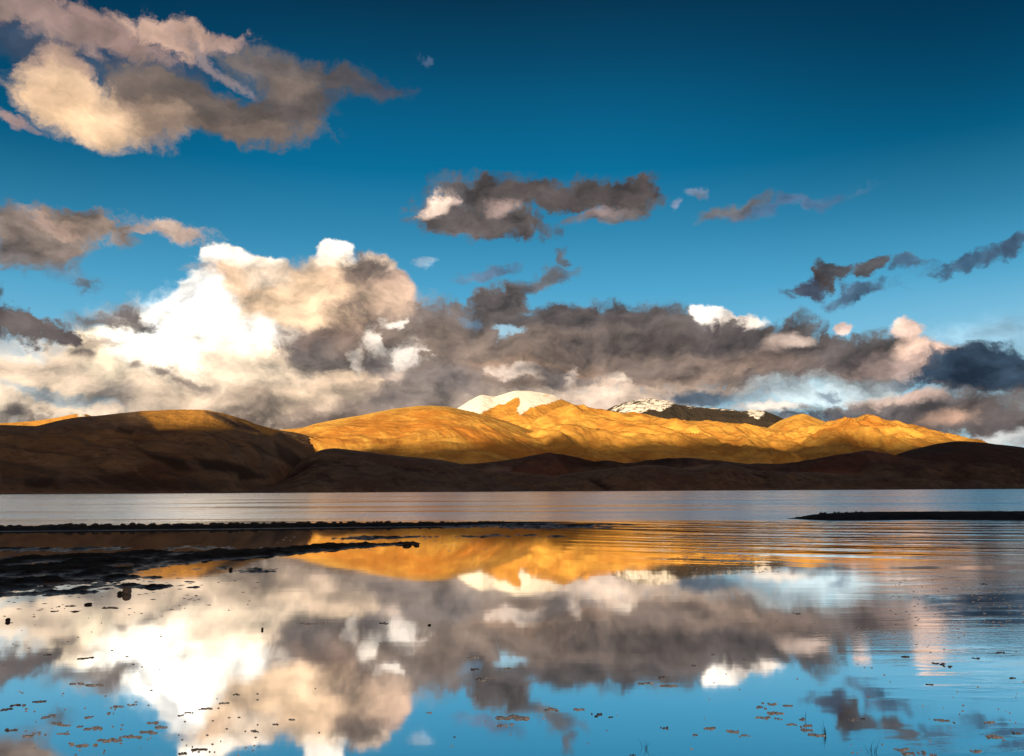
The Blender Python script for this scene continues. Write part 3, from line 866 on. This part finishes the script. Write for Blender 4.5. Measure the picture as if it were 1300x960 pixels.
def px_len(px, d):                     # metres covered by px photo pixels at distance d
    return px/FPX*d
def single(x, y, w, mat, flat, label, seed, lift=0.0):
    p = on_plane(x, y); s_ = px_len(w, p.length)
    me = stone_mesh(seed, flat, mat)
    return put('stone', me, (p.x, p.y, max(0.0, bed_at(p.x, p.y)) + s_*flat*0.3 + lift), s_, seed*1.3, label, 'stone')
single(161, 754, 10, M_STONE_B, 0.95, 'rounded grey brown stone standing in the shallows, larger of a close pair', 31)
single(152, 755, 6, M_STONE, 0.8, 'small dark stone touching the rounded grey brown stone', 32)
single(112, 768, 8, M_STONE, 0.35, 'dark flat stone in the shallows at the end of a thin dark streak', 33)
single(293, 724, 5, M_STONE, 0.8, 'small dark stone on the ochre mud edge', 34)
single(517, 692, 11, M_STONE, 0.5, 'lone dark lump of mud and stone beyond the tip of the mud flat', 35)
single(529, 693, 6, M_STONE, 0.5, 'tiny dark stone just right of the lone dark lump', 36)
single(10, 789, 4, M_STONE, 1.1, 'small upright dark stone near the left edge below the mud patch', 37)
single(333, 800, 2.5, M_STONE, 1.5, 'tiny upright dark stone in the cloud reflection', 38)
single(545, 794, 4, M_STONE, 0.5, 'tiny dark stone in the grey cloud reflection', 39)
single(157, 722, 22, M_STONE_B, 0.25, 'flat pale stone at the edge of the black mud flat', 40)

# ------------------------------------------------------------------ floating clumps of algae
def clump_mesh(seed, w, d, h, mat):
    """a ragged mat made of joined lumps strung out along a bent line: uneven outline, low rough top, a skirt under water"""
    r_ = random.Random(seed)
    vs, fs = [], []
    nl = r_.randint(4, 8); bend = r_.uniform(-0.5, 0.5)
    for q in range(nl):
        t = (q + r_.uniform(-.3, .3))/(nl - 1) - 0.5
        cx_, cy_ = t*w*0.85, (bend*(4*t*t - 0.5) + r_.uniform(-0.6, 0.6))*d*0.5
        rw = w*r_.uniform(0.10, 0.32)*(1.1 - abs(t)); rd = d*r_.uniform(0.10, 0.30); hh = h*r_.uniform(0.5, 1.2)
        na, nr_ = 14, 3; k0 = len(vs); sd = seed + q*3.7
        vs.append((cx_, cy_, hh))
        for j in range(1, nr_ + 1):
            tt_ = j/nr_
            for i in range(na):
                a = 2*math.pi*i/na
                o_ = 1 + 0.9*float(fbm(np.array([math.cos(a)*1.4 + sd]), np.array([math.sin(a)*1.4 + sd*0.7]), 3)[0])
                vs.append((cx_ + math.cos(a)*o_*tt_*rw, cy_ + math.sin(a)*o_*tt_*rd, hh*(1 - tt_**2)*r_.uniform(0.7, 1.3) - (0.006 if j == nr_ else 0)))
        for i in range(na): fs.append((k0, k0 + 1 + i, k0 + 1 + (i+1) % na))
        for j in range(nr_ - 1):
            for i in range(na):
                b0 = k0 + 1 + j*na; b1 = b0 + na; k = (i+1) % na
                fs.append((b0+i, b1+i, b1+k, b0+k))
    me = bpy.data.meshes.new('algae_clump'); me.from_pydata(vs, [], fs); me.materials.append(mat)
    return me
def clump(x, y, wpx, dpx, dark=False, rz=0.0, label=None, group='scattered algae clumps'):
    p = on_plane(x, y); dd = p.length
    w = px_len(wpx, dd)
    d = abs(on_plane(x, y - dpx/2).y - on_plane(x, y + dpx/2).y)
    w *= 0.95
    me = clump_mesh(rs.random()*50, w, d, min(0.009, w*0.05), M_ALGAE_D if dark else M_ALGAE)
    put('algae_clump', me, (p.x, p.y, 0.003), 1.0, rz,
        label or ('small dark algae clump floating on the still water' if dark else 'small grey algae clump floating on the still water'), 'algae',
        group + (', dark' if dark else ', grey') if label is None else group)
LIGHT = [(58,911,9,4),(66,909,10,4),(82,920,18,5),(72,918,10,4),(101,923,6,3),(120,925,20,5),(35,935,12,3),(47,931,10,3),(80,932,14,3),(139,906,8,3),(151,897,12,3),(112,911,8,4),
 (98,868,16,2),(120,870,20,2),(240,905,10,2),(262,900,14,2),(285,893,12,2),(322,928,6,2),(370,914,8,2),(395,792,34,2),(601,835,14,2),(620,861,14,2),(645,849,12,2),(612,864,10,2),
 (700,901,16,4),(735,901,14,3),(840,862,10,3),(820,868,18,3),(850,871,20,3),(902,925,14,3),(883,934,7,4),(931,929,14,4),(945,934,12,4),(966,899,10,5),(970,912,18,5),(985,906,20,4),(978,894,16,3),
 (1000,896,12,3),(988,913,8,4),(1005,920,12,3),(1024,922,16,5),(1018,913,8,4),(1024,927,14,5),(1037,934,18,5),(1030,932,8,3),(1083,914,12,4),(1145,952,16,4),(1153,957,16,5),(1175,957,18,6),(1202,916,12,5),
 (1190,914,8,3),(1255,917,14,3),(1262,936,16,4),(1240,954,12,4),(1094,798,12,4),(880,845,6,3),(905,831,5,3),(945,838,6,3),(545,905,8,2),(170,895,6,2),(230,908,6,3),(205,924,12,3)]
DARK = [(8,901,10,4),(22,896,16,3),(50,891,14,2),(14,927,14,3),(60,832,7,3),(108,836,14,3),(603,850,12,3),(608,862,6,3),(758,908,14,6),(775,911,6,2),(844,925,9,4),(1193,843,12,3),(1205,847,10,3),(1180,869,8,2),(1290,931,10,3),
 (1285,861,8,2),(485,791,8,2),(490,792,6,2),(350,920,8,2),(325,929,7,3),(252,952,20,3),(232,957,10,3),(803,959,7,3),(300,882,8,2),(1012,779,8,2),(1240,836,8,2),(1270,829,12,2),(1150,834,10,2),(840,860,8,3),(577,936,3,2),(1096,913,5,3),(1250,742,6,2),(95,742,10,3),(70,776,8,2),(140,772,18,2),(85,770,18,2)]
for c_ in LIGHT: clump(*c_)
for c_ in DARK: clump(*c_, dark=True)
for c_, lab in (((652, 913, 40, 9), 'widest grey algae mat, by the foot of the dark cloud reflection'), ((640, 921, 20, 5), 'grey algae clump at the lower left end of the widest mat'),
                ((107, 946, 30, 4), 'lowest left piece of the long pale strand of algae'), ((140, 940, 28, 4), 'second piece of the long pale strand of algae'), ((166, 936, 26, 4), 'middle piece of the long pale strand of algae'),
                ((188, 930, 20, 4), 'fourth piece of the long pale strand of algae'), ((203, 923, 12, 3), 'upper right end piece of the long pale strand of algae'), ((195, 918, 14, 4), 'pale algae clump just above the end of the long strand')):
    clump(*c_, label=lab, group='long pale algae' if 'strand' in lab else 'widest algae mat')

# ------------------------------------------------------------------ tufts of grass standing in the water
def tuft(x, y, hpx, nb, label, spread=0.5):
    p = on_plane(x, y); h = px_len(hpx, p.length)
    vs, fs = [], []
    for i in range(nb):
        a = rs.uniform(0, 6.28); r0 = rs.uniform(0, h*0.25*spread*2); bx0, by0 = r0*math.cos(a), r0*math.sin(a)
        le = h*rs.uniform(0.5, 1.1); lean = rs.uniform(0.1, 0.8)*spread; wd = h*0.05
        la = rs.uniform(0, 6.28); tx, ty = -math.sin(la), math.cos(la)
        k0 = len(vs)
        for j in range(5):
            t = j/4; off = lean*le*t*t; ww = wd*(1 - t)*0.5 + 0.0004
            cxx, cyy, cz = bx0 + math.cos(la)*off, by0 + math.sin(la)*off, le*t - 0.01
            vs += [(cxx - tx*ww, cyy - ty*ww, cz), (cxx + tx*ww, cyy + ty*ww, cz), (cxx + math.cos(la)*ww*0.5, cyy + math.sin(la)*ww*0.5, cz)]
        for j in range(4):
            b0 = k0 + j*3; b1 = b0 + 3
            for u_ in range(3):
                fs.append((b0+u_, b0+(u_+1) % 3, b1+(u_+1) % 3, b1+u_))
    me = bpy.data.meshes.new('grass_tuft'); me.from_pydata(vs, [], fs); me.materials.append(M_BLADE)
    put('grass_tuft', me, (p.x, p.y, 0), 1.0, 0, label, 'grass tuft')
tuft(820, 950, 10, 9, 'short spread green tuft alone in the water, left of the algae clumps', 1.0)
tuft(1022, 914, 11, 6, 'small upright tuft behind the algae clumps, farthest from the shore', 0.4)
tuft(1047, 934, 16, 8, 'tallest green tuft of thin upright blades beside the algae clumps', 0.35)
tuft(1107, 955, 13, 9, 'low green tuft of leaning blades at the lower right by the bottom algae', 0.8)

# ------------------------------------------------------------------ fine floating flecks, too many to count
def flecks(name, spots, label, mat):
    vs, fs = [], []
    for (x0, y0, x1, y1, num, w0, w1) in spots:
        for i in range(num):
            x_ = rs.uniform(x0, x1); y_ = rs.uniform(y0, y1)
            p = on_plane(x_, y_); w = px_len(rs.uniform(w0, w1), p.length)/2; d = w*rs.uniform(0.5, 1.1)
            k0 = len(vs); m_ = rs.randint(5, 8); vs.append((p.x, p.y, 0.008))
            for j in range(m_):
                a = 2*math.pi*j/m_; r = rs.uniform(0.5, 1.1)
                vs.append((p.x + math.cos(a)*w*r*1.5, p.y + math.sin(a)*d*r*0.8, -0.002))
            for j in range(m_): fs.append((k0, k0+1+j, k0+1+(j+1) % m_))
    me = bpy.data.meshes.new(name); me.from_pydata(vs, [], fs); me.materials.append(mat)
    o = bpy.data.objects.new(name, me); COL.objects.link(o); o['kind'] = 'stuff'; o['label'] = label; o['category'] = 'debris'
flecks('floating_debris', [(1130, 735, 1310, 800, 110, 2, 6), (1080, 800, 1310, 960, 50, 1, 4), (900, 760, 1150, 880, 20, 1, 4), (0, 770, 220, 850, 30, 1.5, 5), (0, 720, 330, 775, 90, 2, 8),
                   (220, 880, 330, 960, 30, 1.5, 5), (0, 870, 200, 960, 40, 1.5, 5), (300, 790, 1000, 960, 25, 1, 3), (850, 705, 990, 728, 80, 2, 8), (330, 680, 620, 700, 60, 2, 7)],
       'scattered specks of weed and scum on the still water', M_ALGAE)
